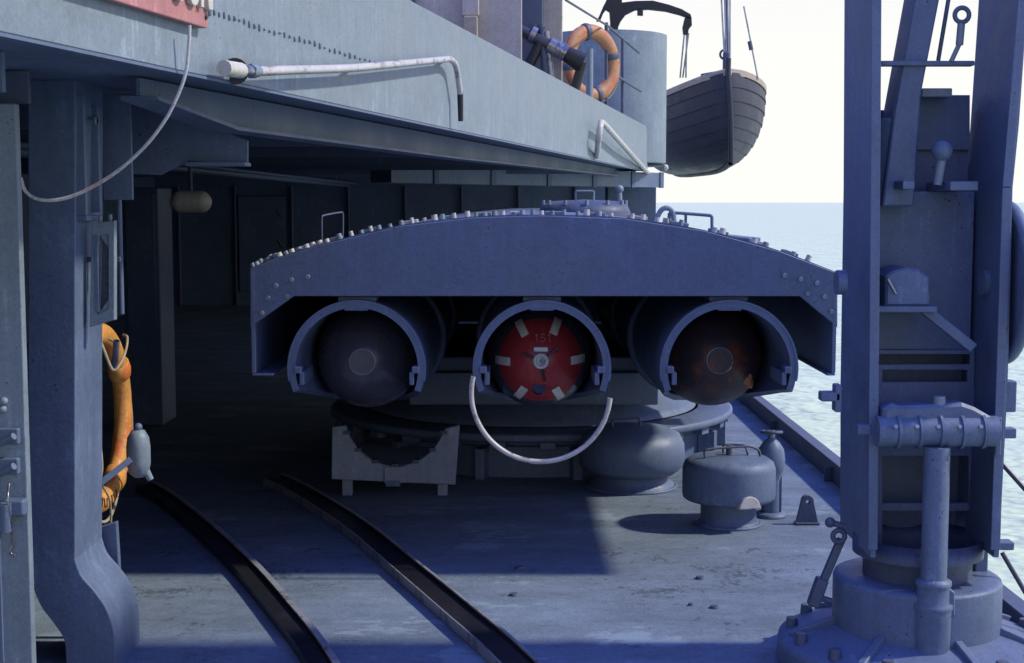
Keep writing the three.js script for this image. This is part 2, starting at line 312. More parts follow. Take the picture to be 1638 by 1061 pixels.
// ---------------------------------------------------------------- torpedo mount
const ZM = 6.55, CX = at(867, 590, ZM).x;
const TC = [570, 867, 1167].map(px => at(px, 591, ZM));
const mount = thing('torpedo_mount', 'grey triple torpedo tube mount under an arched bolted hood', 'torpedo mount', V(CX, 0, -10.2));
{
  // arch of the hood, as seen in the photograph
  const arch = [[400, 430], [440, 414], [520, 390], [640, 362], [760, 348], [867, 345], [1000, 350], [1130, 370], [1250, 403], [1340, 437]];
  part('hood_front', poly([...arch, [1340, 524], [1280, 474], [470, 474], [400, 524]], ZM, .03, [], .003), M.hood, mount);
  const A = arch.map(([x, y]) => at(x, y, ZM)), cv = new THREE.CatmullRomCurve3(A), S = cv.getPoints(40);
  const roof = z => [...S.map(p => V(p.x, p.y + .004, z)), ...S.slice().reverse().map(p => V(p.x, p.y - .012, z))];
  part('hood_roof', loft([roof(-ZM - .032), roof(-ZM - 8.2)], true, true, true, .5), M.hood, mount);  // roof lengthened to block the sun from the deck beside the mount
  const yS = at(0, 597, ZM).y, xl = A[0].x, xr = A[A.length - 1].x;
  part('hood_side', box(xl, xl + .018, yS, A[0].y - .014, -ZM + .001, -ZM - 8.2, .002), M.hood, mount);
  part('hood_side', box(xr - .018, xr, yS, A[A.length - 1].y - .014, -ZM + .001, -ZM - 8.2, .002), M.hood, mount);
  part('side_flange', box(xl + .001, xl + .1, yS - .012, yS - .002, -ZM, -ZM - 8.2, .002), M.hood, mount);
  part('side_flange', box(xr - .04, xr - .001, yS - .012, yS - .002, -ZM, -ZM - 8.2, .002), M.hood, mount);
  // cross frames under the roof (what the tubes hang from)
  for (const dz of [1.5, 3.3, 5.3]) part('cross_frame', box(xl + .02, xr - .02, at(0, 474, ZM).y - .02, at(0, 474, ZM).y + .06, -ZM - dz, -ZM - dz - .05, .004), M.hood, mount);
  part('hood_ceiling', box(xl + .02, xr - .02, at(0, 460, ZM).y, at(0, 460, ZM).y + .015, -ZM - .04, -ZM - 8.15, .002), M.hood, mount);
  part('added_shade_plate', box(xl + .02, xr - .02, .76, at(0, 460, ZM).y - .004, -ZM - 5.2, -ZM - 5.23, .003), M.hood, mount);  // plate added to darken the gaps between the tubes
  // bolts along the front edge of the roof, some pairs, pale bars painted between them as sunlit roof
  const bg = [];
  for (let i = 0; i < 64; i++) {
    const t = (i + .5 + (rnd() - .5) * .5) / 64; if (t > .66 && rnd() > .55) continue;
    const p = cv.getPoint(t), n = cv.getTangent(t); const up = V(-n.y, n.x, 0);
    p.z = -ZM - .035 - rnd() * .05; p.y += .004;
    part('bolt', bolt(p, .011 + rnd() * .007, .014 + rnd() * .014, up), rnd() > .4 ? M.greyLight : M.white, mount);
  }
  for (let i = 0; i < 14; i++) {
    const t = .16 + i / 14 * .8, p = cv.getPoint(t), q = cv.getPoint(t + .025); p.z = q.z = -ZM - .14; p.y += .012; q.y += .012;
    part('painted_sunlit_bar', bar(p, q, .016, .12), i % 3 ? M.greyLight : M.white, mount);  // white and light grey stand in for sunlight on the roof
  }
  for (const [x, y] of [[441, 457], [466, 448], [492, 443], [429, 477], [459, 474], [419, 501], [1255, 441], [1281, 447], [1307, 453], [1292, 470], [1319, 475], [1330, 499]])
    part('rivet', bolt(at(x, y, ZM - .001), .012, .008, V(0, 0, 1)), M.greyLight, mount);
  // trainer's hatch on the roof
  const hc = at(935, 345, 9); hc.y = 1.655;
  const hat = part('roof_hatch', lathe(hc, [[.001, .11], [.2, .1], [.27, .075], [.29, .03], [.29, -.05]]), M.dark, mount);
  for (let i = 0; i < 12; i++) { const a = i / 12 * Math.PI * 2; part('hatch_bolt', bolt(V(hc.x + .26 * Math.cos(a), hc.y + .075, hc.z + .26 * Math.sin(a)), .014, .03), M.greyLight, hat); }
  part('hatch_handle', tube([V(hc.x - .06, hc.y + .1, hc.z + .1), V(hc.x - .06, hc.y + .16, hc.z + .1), V(hc.x + .05, hc.y + .16, hc.z + .1), V(hc.x + .05, hc.y + .1, hc.z + .1)], .008, 24, 6, .1), M.greyLight, hat);
  part('sight_post', [rod(V(hc.x + .22, hc.y + .05, hc.z), V(hc.x + .22, hc.y + .17, hc.z), .022, .014), new THREE.SphereGeometry(.026, 10, 8).translate(hc.x + .22, hc.y + .175, hc.z)], M.greyLight, hat);
  // grab rails on the roof
  const rz = 6.9, G = (x, y) => at(x, y, rz);
  part('roof_rail', tube([G(1071, 372), G(1071, 341), G(1100, 342), G(1137, 345), G(1139, 350), G(1139, 384)], .008, 60, 8, .15), M.grey, mount);
  part('rail_post', rod(G(1097, 343), G(1097, 378), .007), M.grey, mount);
  part('roof_hoop', tube([G(1046, 366), G(1054, 342), G(1064, 333), G(1076, 340), G(1079, 372)], .013, 40, 10), M.greyLight, mount);
  part('roof_lever', rod(at(1160, 378, 6.7), at(1216, 384, 6.7), .011), M.greyLight, mount);
  part('roof_rail', tube([at(515, 392, 6.75), at(515, 346, 6.75), at(548, 340, 6.95), at(548, 380, 6.95)], .005, 40, 6, .1), M.dark, mount);
  // three tubes with overhanging spoons
  const Ro = 111.5 / scaleAt(ZM) - .006, th = .03;
  TC.forEach((c, k) => {
    const secs = [], n = 44;
    for (const [dz, al, r] of [[.0, 110, Ro], [.2, 116, Ro], [.55, 130, Ro], [.95, 152, Ro], [1.2, 176, Ro], [1.3, 179.5, Ro], [5, 179.5, Ro * .97]]) {
      const a = al * Math.PI / 180, s = [];
      for (let i = 0; i <= n; i++) { const t = -a + 2 * a * i / n; s.push(V(c.x + r * Math.sin(t), c.y + r * Math.cos(t), -ZM - dz - .012)); }
      for (let i = n; i >= 0; i--) { const t = -a + 2 * a * i / n; s.push(V(c.x + (r - th) * Math.sin(t), c.y + (r - th) * Math.cos(t), -ZM - dz - .012)); }
      secs.push(s);
    }
    const tb = part('launch_tube', loft(secs, true, true, true, .6), M.hood, mount);
    // thin raised rim round the mouth
    const rim = []; for (const dz of [-.012, .05]) { const s = []; const a = 1.75; for (let i = 0; i <= n; i++) { const t = -a + 2 * a * i / n; s.push(V(c.x + (Ro + .007) * Math.sin(t), c.y + (Ro + .007) * Math.cos(t), -ZM - dz - .02)); } for (let i = n; i >= 0; i--) { const t = -a + 2 * a * i / n; s.push(V(c.x + (Ro - .004) * Math.sin(t), c.y + (Ro - .004) * Math.cos(t), -ZM - dz - .02)); } rim.push(s); }
    part('mouth_rim', loft(rim, true, true, true, .6), M.hood, tb);
    for (const s of [-1, 1]) part('guide_lug', box(c.x + s * (Ro - th - .028), c.x + s * (Ro - th + .006), c.y - .02, c.y + .012, -ZM + .0, -ZM - .09, .004), M.hood, tb);
    for (const s of [-1, 1]) part('spoon_shoe', box(c.x + s * (Ro * .94 - .052), c.x + s * (Ro * .94 - .03), c.y - .075, c.y - .015, -ZM - .005, -ZM - .3, .004), M.hood, tb);
    part('guide_strip', box(c.x - .055, c.x + .055, c.y + Ro - th - .014, c.y + Ro - th + .006, -ZM - .016, -ZM - .9, .003), M.hood, tb);
    for (const dz of [1.6, 3.1, 4.6]) { const g = new THREE.TorusGeometry(Ro + .01, .022, 8, 40); g.translate(c.x, c.y, -ZM - dz); part('tube_band', g, M.hood, tb); }
    part('tube_back', (() => { const g = new THREE.CylinderGeometry(Ro * .95, Ro * .95, .06, 32); g.rotateX(Math.PI / 2); g.translate(c.x, c.y, -ZM - 5.05); return g; })(), M.hood, tb);
    part('hanger_block', box(c.x - .09, c.x + .09, c.y + Ro - .004, at(0, 474, ZM).y - .005, -ZM - .06, -ZM - .22, .006), M.hood, tb);
    if (k === 1) {
      const hc2 = at(865, 629, ZM - .06), r = 112 / scaleAt(ZM - .06), pts = [];
      for (let i = 0; i <= 40; i++) { const a = (166 + (356 - 166) * i / 40) * Math.PI / 180; pts.push(V(hc2.x + r * Math.cos(a), hc2.y + r * Math.sin(a), hc2.z)); }
      const hp = part('hoop', tube(pts, .012, 80, 10), M.white, tb); hp.userData.label = 'white steel hoop hanging below the middle tube mouth';
    }
  });
  // turntable and its carriage
  const tc = V(CX, 0, -10.2);
  const rimH = .3, RT = ground(1170, 648, rimH).distanceTo(V(tc.x, rimH, ground(1170, 648, rimH).z)) > 0 ? 1.42 : 1.42;
  const tt = part('turntable_base', lathe(tc, [[1.28, .003], [1.28, .2], [1.3, .21]], 72), M.grey, mount);
  part('turntable_rim', lathe(tc, [[1.25, .25], [1.42, .25], [1.44, .262], [1.44, .295], [1.42, .305], [1.2, .31], [1.2, .25]], 72), M.grey, tt);
  part('roller_path', lathe(tc, [[1.2, .2], [1.34, .21], [1.34, .252], [1.2, .252]], 72), M.grey, tt);
  for (let i = 0; i < 28; i++) { const a = i / 28 * Math.PI * 2 + .06, g = box(-.05, .05, .206, .25, .05, -.03, .004); g.translate(0, 0, 1.36); g.rotateY(a); g.translate(tc.x, 0, tc.z); part('clip_block', g, M.grey, tt); }
  for (let i = 0; i < 14; i++) { const a = i / 14 * Math.PI * 2 + .2, g = box(-.03, .03, .004, .2, .1, -.02, .004); g.translate(0, 0, 1.3); g.rotateY(a); g.translate(tc.x, 0, tc.z); part('base_bracket', g, M.grey, tt); }
  part('carriage_skirt', lathe(tc, [[1.18, .312], [1.16, .36], [.8, .56], [.8, .62], [.01, .62]], 72), M.grey, mount);
  for (const dz of [2.6, 4.9]) part('carriage_saddle', box(xl + .1, xr - .1, .56, .75, -ZM - dz, -ZM - dz - .25, .01), M.grey, mount);
  part('carriage_beam', box(CX - .8, CX + .8, .45, .66, -ZM - 2.5, -ZM - 5.2, .01), M.grey, mount);
}
// torpedoes
function torpedo(name, label, c, tip, headMat, bodyMat) {
  const t = thing(name, label, 'torpedo', V(c.x, c.y, -tip), 'torpedoes in the tubes');
  const prof = []; for (let i = 0; i <= 22; i++) { const a = i / 22 * Math.PI / 2; prof.push([.266 * Math.sin(a) ** .92, .42 * (1 - Math.cos(a))]); }
  const cut = prof.findIndex(p => p[0] > .196);
  const lz = pr => { const g = new THREE.LatheGeometry(pr.map(([r, z]) => new THREE.Vector2(Math.max(r, .0005), z)), 48); g.rotateX(-Math.PI / 2); g.translate(c.x, c.y, -tip); return g; };
  const surf = r => { let i = prof.findIndex(p => p[0] >= r); const [r0, z0] = prof[i - 1], [r1, z1] = prof[i]; return z0 + (z1 - z0) * (r - r0) / (r1 - r0); };
  part('nose_cap', lz(prof.slice(0, cut + 1)), headMat, t);
  part('body', lz([...prof.slice(cut), [.266, .6], [.266, 4.2], [.1, 4.5], [.001, 4.5]]), bodyMat, t);
  return { t, surf };
}
{
  const c = TC[1].clone(); c.y -= .002; const tip = 6.82;
  const { t, surf } = torpedo('exercise_torpedo', 'torpedo with dull red nose and six white bars in the middle tube', c, tip, M.redHead, M.torpedo);
  for (const [px, py] of [[833, 523], [888, 523], [803, 577], [918, 575], [834, 626], [891, 626]]) {
    const d = V(px - 864, -(py - 577), 0).normalize(), r0 = .148, r1 = .222, n = V(-d.y, d.x, 0), w = .02;
    const P = (r, s, o) => V(c.x + d.x * r + n.x * s * w, c.y + d.y * r + n.y * s * w, -tip - surf(r) + o);
    const S = []; for (let i = 0; i <= 4; i++) { const r = r0 + (r1 - r0) * i / 4; S.push([P(r, -1, .012), P(r, 1, .012), P(r, 1, -.01), P(r, -1, -.01)]); }
    part('white_bar', loft(S, true, true, true, .5), M.barWhite, t);
  }
  const nz = -tip + .004, R = (r, z0, z1) => { const g = new THREE.CylinderGeometry(r, r, z1 - z0, 28); g.rotateX(Math.PI / 2); g.translate(c.x, c.y + .012, nz + (z0 + z1) / 2); return g; };
  part('nose_ring', (() => { const g = new THREE.TorusGeometry(.03, .009, 10, 32); g.translate(c.x, c.y + .012, nz + .02); return g; })(), M.white, t);
  part('nose_plug', R(.028, -.02, .016), M.steel, t);
  for (const [dx, dy] of [[-.085, .035], [.085, .065], [.02, -.1]]) part('vane', bar(V(c.x + dx * .35, c.y + dy * .35 + .012, nz + .006), V(c.x + dx, c.y + dy + .012, nz - .012), .012, .02), M.black, t);
  part('name_plate', box(c.x - .035, c.x + .035, c.y + .055, c.y + .078, nz - .0, nz - .02, .002), M.steel, t);
  part('drain_plug', (() => { const g = new THREE.CylinderGeometry(.032, .032, .03, 24); g.rotateX(Math.PI / 2 - .4); g.translate(c.x - .006, c.y - .125, -tip - surf(.125) + .002); return g; })(), M.black, t);
  const font = await new FontLoader().loadAsync('fonts/droid/droid_sans_regular.typeface.json');
  const tg = new TextGeometry('151', { font, size: .04, depth: .004, curveSegments: 3 }); tg.computeBoundingBox(); tg.rotateX(-.32); tg.translate(c.x - .035, c.y + .1, -tip - surf(.115) + .006);
  part('chalk_number', tg, M.redFaded, t);
}
for (const [k, tip, name, label, hm, bm] of [[0, 6.8, 'torpedo', 'dark torpedo with round plug on its nose in the tube above the cradle', M.torpedo, M.torpedo], [2, 6.85, 'torpedo', 'brown rust-stained torpedo nose in the tube above the deck ventilators', M.rustNose, M.rustNose]]) {
  const c = TC[k].clone();
  const { t, surf } = torpedo(name, label, c, tip, hm, bm);
  const g = new THREE.TorusGeometry(.062, .004, 8, 40); g.translate(c.x, c.y + .006, -tip - surf(.06) + .001); part('nose_ring', g, M.steel, t);
  part('nose_plug', (() => { const q = new THREE.CylinderGeometry(.058, .06, .016, 32); q.rotateX(Math.PI / 2); q.translate(c.x, c.y + .006, -tip - surf(.055) + .004); return q; })(), hm, t);
  part('plug_slot_highlight', bar(V(c.x - .025, c.y - .004, -tip + .001), V(c.x + .025, c.y + .012, -tip + .001), .006, .006), M.steel, t);  // bright steel bar stands in for the highlight in the slot
  if (k === 2) for (let i = 0; i < 9; i++) { const r = .17 + rnd() * .06, a = -.55 + (rnd() - .5) * .25, q = new THREE.IcosahedronGeometry(.012 + rnd() * .016, 0); q.scale(1, 1, .35); q.translate(c.x + r * Math.cos(a), c.y + r * Math.sin(a), -tip - surf(r) + .002); part('rust_scale', q, M.rust, t); }
}
{ // cradle below the left tube
  const Z = 8.3, arc = []; for (let i = 0; i <= 24; i++) { const a = Math.PI + (i / 24) * Math.PI; arc.push([632 + 84 * Math.cos(a) * .98, 662 - 84 * Math.sin(a)]); }
  const c = thing('torpedo_cradle', 'blue grey torpedo cradle with half round cut-out below the tube', 'cradle', V(at(632, 775, Z).x, 0, -Z));
  const inner = arc.filter(p => p[1] > 690).map(([x, y]) => [x, y]);
  const pl = (Z0, m, nm) => part(nm, poly([[531, 684], [552, 681], ...inner, [712, 686], [735, 680], [728, 776], [530, 767]], Z0, .05, [], .004), m, c);
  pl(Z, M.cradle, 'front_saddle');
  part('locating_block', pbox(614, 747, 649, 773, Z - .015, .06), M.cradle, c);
  part('foot_lug', pbox(616, 769, 640, 779, Z - .02, .05), M.grey, c);
  for (let i = 0; i < 7; i++) { const a = Math.PI * (1.12 + .76 * i / 6), q = at(632 + 84 * Math.cos(a), 662 - 84 * Math.sin(a), Z); part('pad', box(q.x - .02, q.x + .02, q.y - .008, q.y + .014, -Z + .004, -Z - .06, .004), M.dark, c); }
  const a = at(545, 770, Z), b = at(715, 770, Z);
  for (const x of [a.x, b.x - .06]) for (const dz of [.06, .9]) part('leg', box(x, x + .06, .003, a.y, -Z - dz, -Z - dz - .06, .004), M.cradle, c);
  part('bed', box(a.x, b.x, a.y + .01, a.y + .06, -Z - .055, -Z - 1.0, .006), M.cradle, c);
}

// ---------------------------------------------------------------- rails set in the deck
function railLine(pts) { return new THREE.CatmullRomCurve3(pts.map(([x, y]) => ground(x, y))); }
function railThing(name, label, pts, near, lip) {
  const P = pts.map(([x, y]) => ground(x, y)); const last = P[P.length - 1], prev = P[P.length - 2];
  const ext = last.clone().add(last.clone().sub(prev).normalize().multiplyScalar(near)); ext.x -= near * near * .03; P.push(ext);
  const f = P[0].clone().sub(P[1]).normalize(); P.unshift(P[0].clone().addScaledVector(f, .35).add(V(-.03, 0, .01)));
  const cv = new THREE.CatmullRomCurve3(P), o = P[3].clone(), t = thing(name, label, 'rail', o, 'torpedo loading rails');
  const strip = (o0, o1, y0, y1, wob) => { const S = []; for (let i = 0; i <= 70; i++) { const p = cv.getPoint(i / 70), n = cv.getTangent(i / 70), q = V(-n.z, 0, n.x).normalize(); if (q.x < 0) q.negate(); const w = wob ? (rnd() - .5) * wob : 0; S.push([[o0, y0], [o1, y0], [o1, y1 + w], [o0, y1 + w]].map(([a, y]) => p.clone().addScaledVector(q, a).setY(y))); } return loft(S, true, true, true, .5); };
  part('web', strip(0, lip ? .011 : .022, .003, .058), M.black, t);
  part('head', strip(-.001, lip ? .012 : .026, .0595, .067, .002), M.railTop, t);
  part('channel_bed', strip(lip ? -.11 : -.08, -.002, .003, .046), M.black, t);
  if (lip) part('outer_lip', strip(-.117, -.1115, .003, .05), M.railTop, t);
}
railThing('deck_rail', 'worn curved steel rail in the deck, leading past the grey pillar', [[268, 803], [330, 852], [402, 920], [462, 990], [516, 1061]], 2.4, false);
railThing('deck_rail', 'dark curved rail with outer lip, leading to the torpedo cradle', [[484, 790], [580, 850], [672, 925], [752, 992], [832, 1061]], 2.4, true);

// ---------------------------------------------------------------- deck fittings
{
  const z1 = ground(1165, 838), s = F / -z1.z, R = 75 / s;
  const v = thing('mushroom_ventilator', 'small grey mushroom ventilator with handwheel bar, beside the eyed lug', 'ventilator', z1, 'deck ventilators');
  part('neck', lathe(z1, [[R * .68, .003], [R * .66, .02], [R * .6, .035], [R * .6, .19]]), M.grey, v);
  part('foot_weld', (() => { const g = new THREE.TorusGeometry(R * .69, .012, 6, 40); g.rotateX(Math.PI / 2); g.translate(z1.x, .006, z1.z); return g; })(), M.grey, v);
  const cap = part('cap', lathe(z1, [[R * .55, .15], [R * .93, .14], [R * .985, .15], [R, .17], [R, .31], [R * .95, .345], [R * .82, .368], [R * .4, .38], [.001, .383]], 56), M.grey, v);
  const y = .385, bar0 = [-.15, -.13, 0, .13, .15];
  part('handle', tube([V(z1.x - .14, y - .01, z1.z + .06), V(z1.x - .13, y + .035, z1.z + .06), V(z1.x + .1, y + .045, z1.z + .02), V(z1.x + .16, y + .02, z1.z), V(z1.x + .17, y - .02, z1.z)], .007, 40, 6, .3), M.dark, cap);
  part('handle', tube([V(z1.x - .02, y - .01, z1.z - .08), V(z1.x - .02, y + .04, z1.z - .06), V(z1.x + .09, y + .04, z1.z - .04), V(z1.x + .1, y - .01, z1.z + .02)], .006, 30, 6, .2), M.dark, cap);
  part('spindle', rod(V(z1.x, y - .01, z1.z), V(z1.x, y + .05, z1.z), .018), M.dark, cap);
  const q = at(1196, 812, -z1.z - R * .92), lp = new THREE.Shape(); lp.absarc(0, 0, .055, 0, Math.PI, false);
  const lg = new THREE.ExtrudeGeometry(lp, { depth: .03, bevelEnabled: true, bevelSize: .006, bevelThickness: .006, bevelSegments: 2, curveSegments: 16 }); lg.rotateY(.3); lg.translate(q.x, q.y, q.z - .01);
  const wl = part('locking_lug', lg, M.white, v); wl.userData.label = 'white half round lug on the ventilator';
  const z2 = ground(1010, 778), s2 = F / -z2.z, R2 = 86 / s2;
  const v2 = thing('mushroom_ventilator', 'squat round grey ventilator head close in front of the turntable', 'ventilator', z2, 'deck ventilators');
  part('neck', lathe(z2, [[R2 * .82, .003], [R2 * .8, .025], [R2 * .68, .04], [R2 * .68, .12]]), M.grey, v2);
  part('foot_weld', (() => { const g = new THREE.TorusGeometry(R2 * .83, .012, 6, 40); g.rotateX(Math.PI / 2); g.translate(z2.x, .006, z2.z); return g; })(), M.grey, v2);
  const c2 = part('cap', lathe(z2, [[R2 * .6, .09], [R2 * .8, .09], [R2 * .95, .13], [R2, .2], [R2 * .985, .27], [R2 * .9, .33], [R2 * .7, .365], [R2 * .3, .38], [.001, .382]], 56), M.grey, v2);
  part('handle', tube([V(z2.x - .12, .37, z2.z + .05), V(z2.x - .12, .42, z2.z + .05), V(z2.x + .04, .43, z2.z + .03), V(z2.x + .05, .37, z2.z + .03)], .008, 30, 6, .2), M.dark, c2);
  // bottle-shaped valve behind
  const z3 = ground(1232, 826), k = F / -z3.z;
  const v3 = thing('deck_valve', 'upright grey deck valve with handwheel behind the small ventilator', 'valve', z3);
  part('flange', lathe(z3, [[.09, .003], [.09, .02], [.06, .03]]), M.grey, v3);
  part('body', lathe(z3, [[.05, .02], [.048, .2], [.07, .26], [.078, .32], [.07, .38], [.045, .42], [.02, .44], [.02, .47]]), M.grey, v3);
  part('stiffener', box(z3.x + .03, z3.x + .06, .02, .27, z3.z + .02, z3.z - .02, .003), M.grey, v3);
  const hw = part('handwheel', (() => { const g = new THREE.TorusGeometry(.055, .009, 8, 28); g.rotateX(Math.PI / 2 - .1); g.translate(z3.x, .475, z3.z); return g; })(), M.dark, v3);
  for (const a of [0, 1.05, 2.1]) part('spoke', rod(V(z3.x - .055 * Math.cos(a), .475, z3.z - .055 * Math.sin(a)), V(z3.x + .055 * Math.cos(a), .475, z3.z + .055 * Math.sin(a)), .005), M.dark, hw);
  // eyed lug
  const z4 = ground(1290, 838), S4 = F / -z4.z, e = thing('deck_lug', 'small dark steel lug with an eye hole welded to the deck', 'padeye', z4), sh = new THREE.Shape();
  const u = 1 / S4; sh.moveTo(-17 * u, 0); sh.lineTo(17 * u, 0); sh.lineTo(9 * u, 34 * u); sh.absarc(0, 36 * u, 9 * u, 0, Math.PI, false); sh.lineTo(-17 * u, 0);
  const ho = new THREE.Path(); ho.absarc(0, 35 * u, 4.2 * u, 0, Math.PI * 2, true); sh.holes.push(ho);
  const eg = new THREE.ExtrudeGeometry(sh, { depth: .025, bevelEnabled: true, bevelSize: .004, bevelThickness: .004, bevelSegments: 2 }); eg.translate(z4.x, .008, z4.z);
  part('eye_plate', eg, M.dark, e); part('foot_weld', box(z4.x - 20 * u, z4.x + 20 * u, .002, .014, z4.z + .045, z4.z - .02, .005), M.dark, e);
}
{ // angle bar along the deck edge
  const t = thing('deck_edge_bar', 'dark raised angle bar along the outer edge of the deck', 'coaming', V(DECK_EDGE, 0, -12));
  part('upright', box(DECK_EDGE - .012, DECK_EDGE + .012, .003, .13, 4, -34, .002), M.dark, t);
  part('flat_head', box(DECK_EDGE - .03, DECK_EDGE + .05, .1315, .146, 4, -34, .003), M.dark, t);
  for (let i = 0; i < 12; i++) part('bracket', box(DECK_EDGE - .06, DECK_EDGE - .0125, .003, .09, -5 - i * 1.9, -5.012 - i * 1.9, .002), M.dark, t);
}
{ // worn spots of bare plug heads in the deck
  for (const [x, y, lb] of [[1120, 926, 'lone low dark stud in the open deck in front of the small ventilator'], [1143, 973, 'larger of two low studs side by side in the open deck'], [822, 953, 'low dark stud in the sunlit deck beside the lipped rail'], [830, 910, 'low dark stud at the edge of the torpedo mount shadow'], [1105, 969, 'smaller of two low studs side by side in the open deck']]) { const p = ground(x, y); const g = new THREE.CylinderGeometry(x === 1105 ? .01 : .018, x === 1105 ? .013 : .022, .01, 10); g.translate(p.x, .006, p.z); single('deck_stud', lb, 'stud', g, M.dark, p, 'deck studs'); }
}

// ---------------------------------------------------------------- pillar at the left
{
  const ZP = 5.2, a = at(118, 600, ZP), b = at(46, 600, ZP);
  const t = thing('support_pillar', 'grey box pillar holding up the platform, its foot curving outward', 'pillar', V(a.x, 0, -ZP - .15));
  // outline of the pillar from the camera side: straight, then an S-bend towards the foot
  const out = [[46, 120], [118, 120], [118, 895], [128, 922], [150, 948], [168, 975], [180, 1010], [183, 1061], [184, 1130], [108, 1130], [107, 1061], [104, 1025], [88, 998], [66, 968], [52, 930], [46, 890]];
  const cl = out.map(([x, y]) => [x, y]);
  const w = cl.map(([x, y]) => at(x, y, ZP)); const yb = w[8].y;
  const sh = new THREE.Shape(); sh.moveTo(w[0].x, yBot + .016); sh.lineTo(w[1].x, yBot + .016);
  sh.lineTo(w[2].x, w[2].y); sh.splineThru(w.slice(3, 8).map(p => new THREE.Vector2(p.x, p.y))); sh.lineTo(w[7].x, .003); sh.lineTo(w[10].x, .003); sh.lineTo(w[10].x, w[10].y); sh.splineThru(w.slice(11, 16).map(p => new THREE.Vector2(p.x, p.y)));
  const g = new THREE.ExtrudeGeometry(sh, { depth: .34, bevelEnabled: true, bevelSize: .005, bevelThickness: .005, bevelSegments: 2, curveSegments: 10 }); g.translate(0, 0, -ZP - .345);
  part('box_column', g, M.grey, t);
  const xr = a.x + .005;
  // channel frame with bolts on the side and the plate behind it
  part('channel_frame', [box(xr + .001, xr + .05, at(0, 345, ZP).y, at(0, 152, ZP).y, -ZP - .02, -ZP - .045, .003), box(xr + .001, xr + .05, at(0, 340, ZP).y, at(0, 165, ZP).y, -ZP - .2, -ZP - .225, .003), box(xr + .001, xr + .052, at(0, 345, ZP).y - .02, at(0, 345, ZP).y, -ZP - .02, -ZP - .225, .003)], M.grey, t);
  for (let i = 0; i < 10; i++) part('bolt', bolt(V(xr + .001, at(0, 170 + i * 19, ZP).y, -ZP - .075), .01, .012, V(1, 0, 0)), M.greyLight, t);
  part('wing_nut', [rod(V(xr + .02, at(0, 190, ZP).y, -ZP - .16), V(xr + .06, at(0, 190, ZP).y, -ZP - .16), .012), box(xr + .05, xr + .06, at(0, 196, ZP).y, at(0, 184, ZP).y, -ZP - .14, -ZP - .19, .003)], M.greyLight, t);
  const q = at(212, 320, 5.62), q2 = at(160, 130, 5.62);
  part('gusset_plate', box(q2.x, q.x, q.y, yBot - .0, -5.62, -5.64, .003), M.grey, t);
  const pp = at(190, 320, 5.72); part('conduit', rod(V(pp.x, 1.3, pp.z), V(pp.x, yBot - .1, pp.z), .011), M.grey, t);
  part('foot_gusset', poly([[140, 850], [186, 835], [190, 900], [192, 990], [150, 990]], 5.58, .03, [], .004), M.grey, t);
  // bracket overhead, running in from the pillar
  part('overhead_bracket', poly([[150, 140], [212, 150], [396, 225], [396, 263], [300, 258], [256, 280], [212, 278], [150, 278]], 6.1, .02, [], .002), M.grey, t);
  part('bracket_flange', (() => { const a1 = at(300, 258, 6.1), b1 = at(396, 264, 6.1); return box(a1.x, b1.x, a1.y - .022, a1.y - .004, -6.04, -6.18, .004); })(), M.grey, t);
}
{ // card frame hung on the pillar
  const Z = 5.3, t = thing('card_frame', 'small grey metal frame with corner plates hung on the pillar side', 'frame', at(161, 520, Z));
  const o = [[146, 357], [183, 353], [183, 512], [143, 524]], i1 = [[158, 376], [175, 373], [175, 496], [155, 505]];
  part('frame', poly(o, Z, .035, [i1], .003), M.greyLight, t);
  part('back_plate', poly(o.map(([x, y]) => [161 + (x - 161) * .9, 438 + (y - 438) * .95]), Z + .04, .006, [], .001), M.dark, t);
  part('corner_plate', poly([[159, 376], [175, 373], [175, 400]], Z + .012, .012, [], .001), M.greyLight, t);
  part('corner_plate', poly([[156, 504], [175, 495], [174, 478]], Z + .012, .012, [], .001), M.greyLight, t);
  part('slot_bar', pbox(152, 376, 155, 500, Z - .004, .01, .001), M.grey, t);
  part('hook', rod(at(160, 345, Z + .03), at(160, 358, Z + .03), .008), M.greyLight, t); part('hook', rod(at(176, 343, Z + .03), at(176, 357, Z + .03), .008), M.greyLight, t);
  part('mounting_bar', box(-1.615, at(182, 0, Z + .05).x, at(0, 420, Z).y, at(0, 412, Z).y, -Z - .045, -Z - .06, .002), M.dark, t);
}
function lifebuoy(name, label, c, R, r, q, mats, group, bands, skin = M.orange) {
  const t = thing(name, label, 'lifebuoy', c, group);
  const put = g => { g.applyQuaternion(q); g.translate(c.x, c.y, c.z); return g; };
  const ring = new THREE.TorusGeometry(R, r, 20, 72); ring.scale(1, 1, .8); part('ring', put(ring), skin, t);
  for (const a of bands) {
    const g = new THREE.TorusGeometry(r * 1.04, .012, 6, 24); g.scale(1, .82, 3.2); g.rotateX(Math.PI / 2); g.translate(R, 0, 0); g.rotateZ(a); part('lashing_band', put(g), mats, t);
  }
  const n = bands.length;
  for (let k = 0; k < n; k++) {                                        // grab line hung in bights between the bands
    const a0 = bands[k], a1 = k + 1 < n ? bands[k + 1] : bands[0] + Math.PI * 2, P = [];
    for (let i = 0; i <= 10; i++) { const u = i / 10, a = a0 + (a1 - a0) * u, s = Math.sin(u * Math.PI); const rr = R + r * 1.06 - s * .02; P.push(V(rr * Math.cos(a), rr * Math.sin(a) - s * .05, s * .02 + .01)); }
    part('grab_rope', put(tube(P, .007, 30, 6)), M.rope, t);
  }
  return { t, put };
}
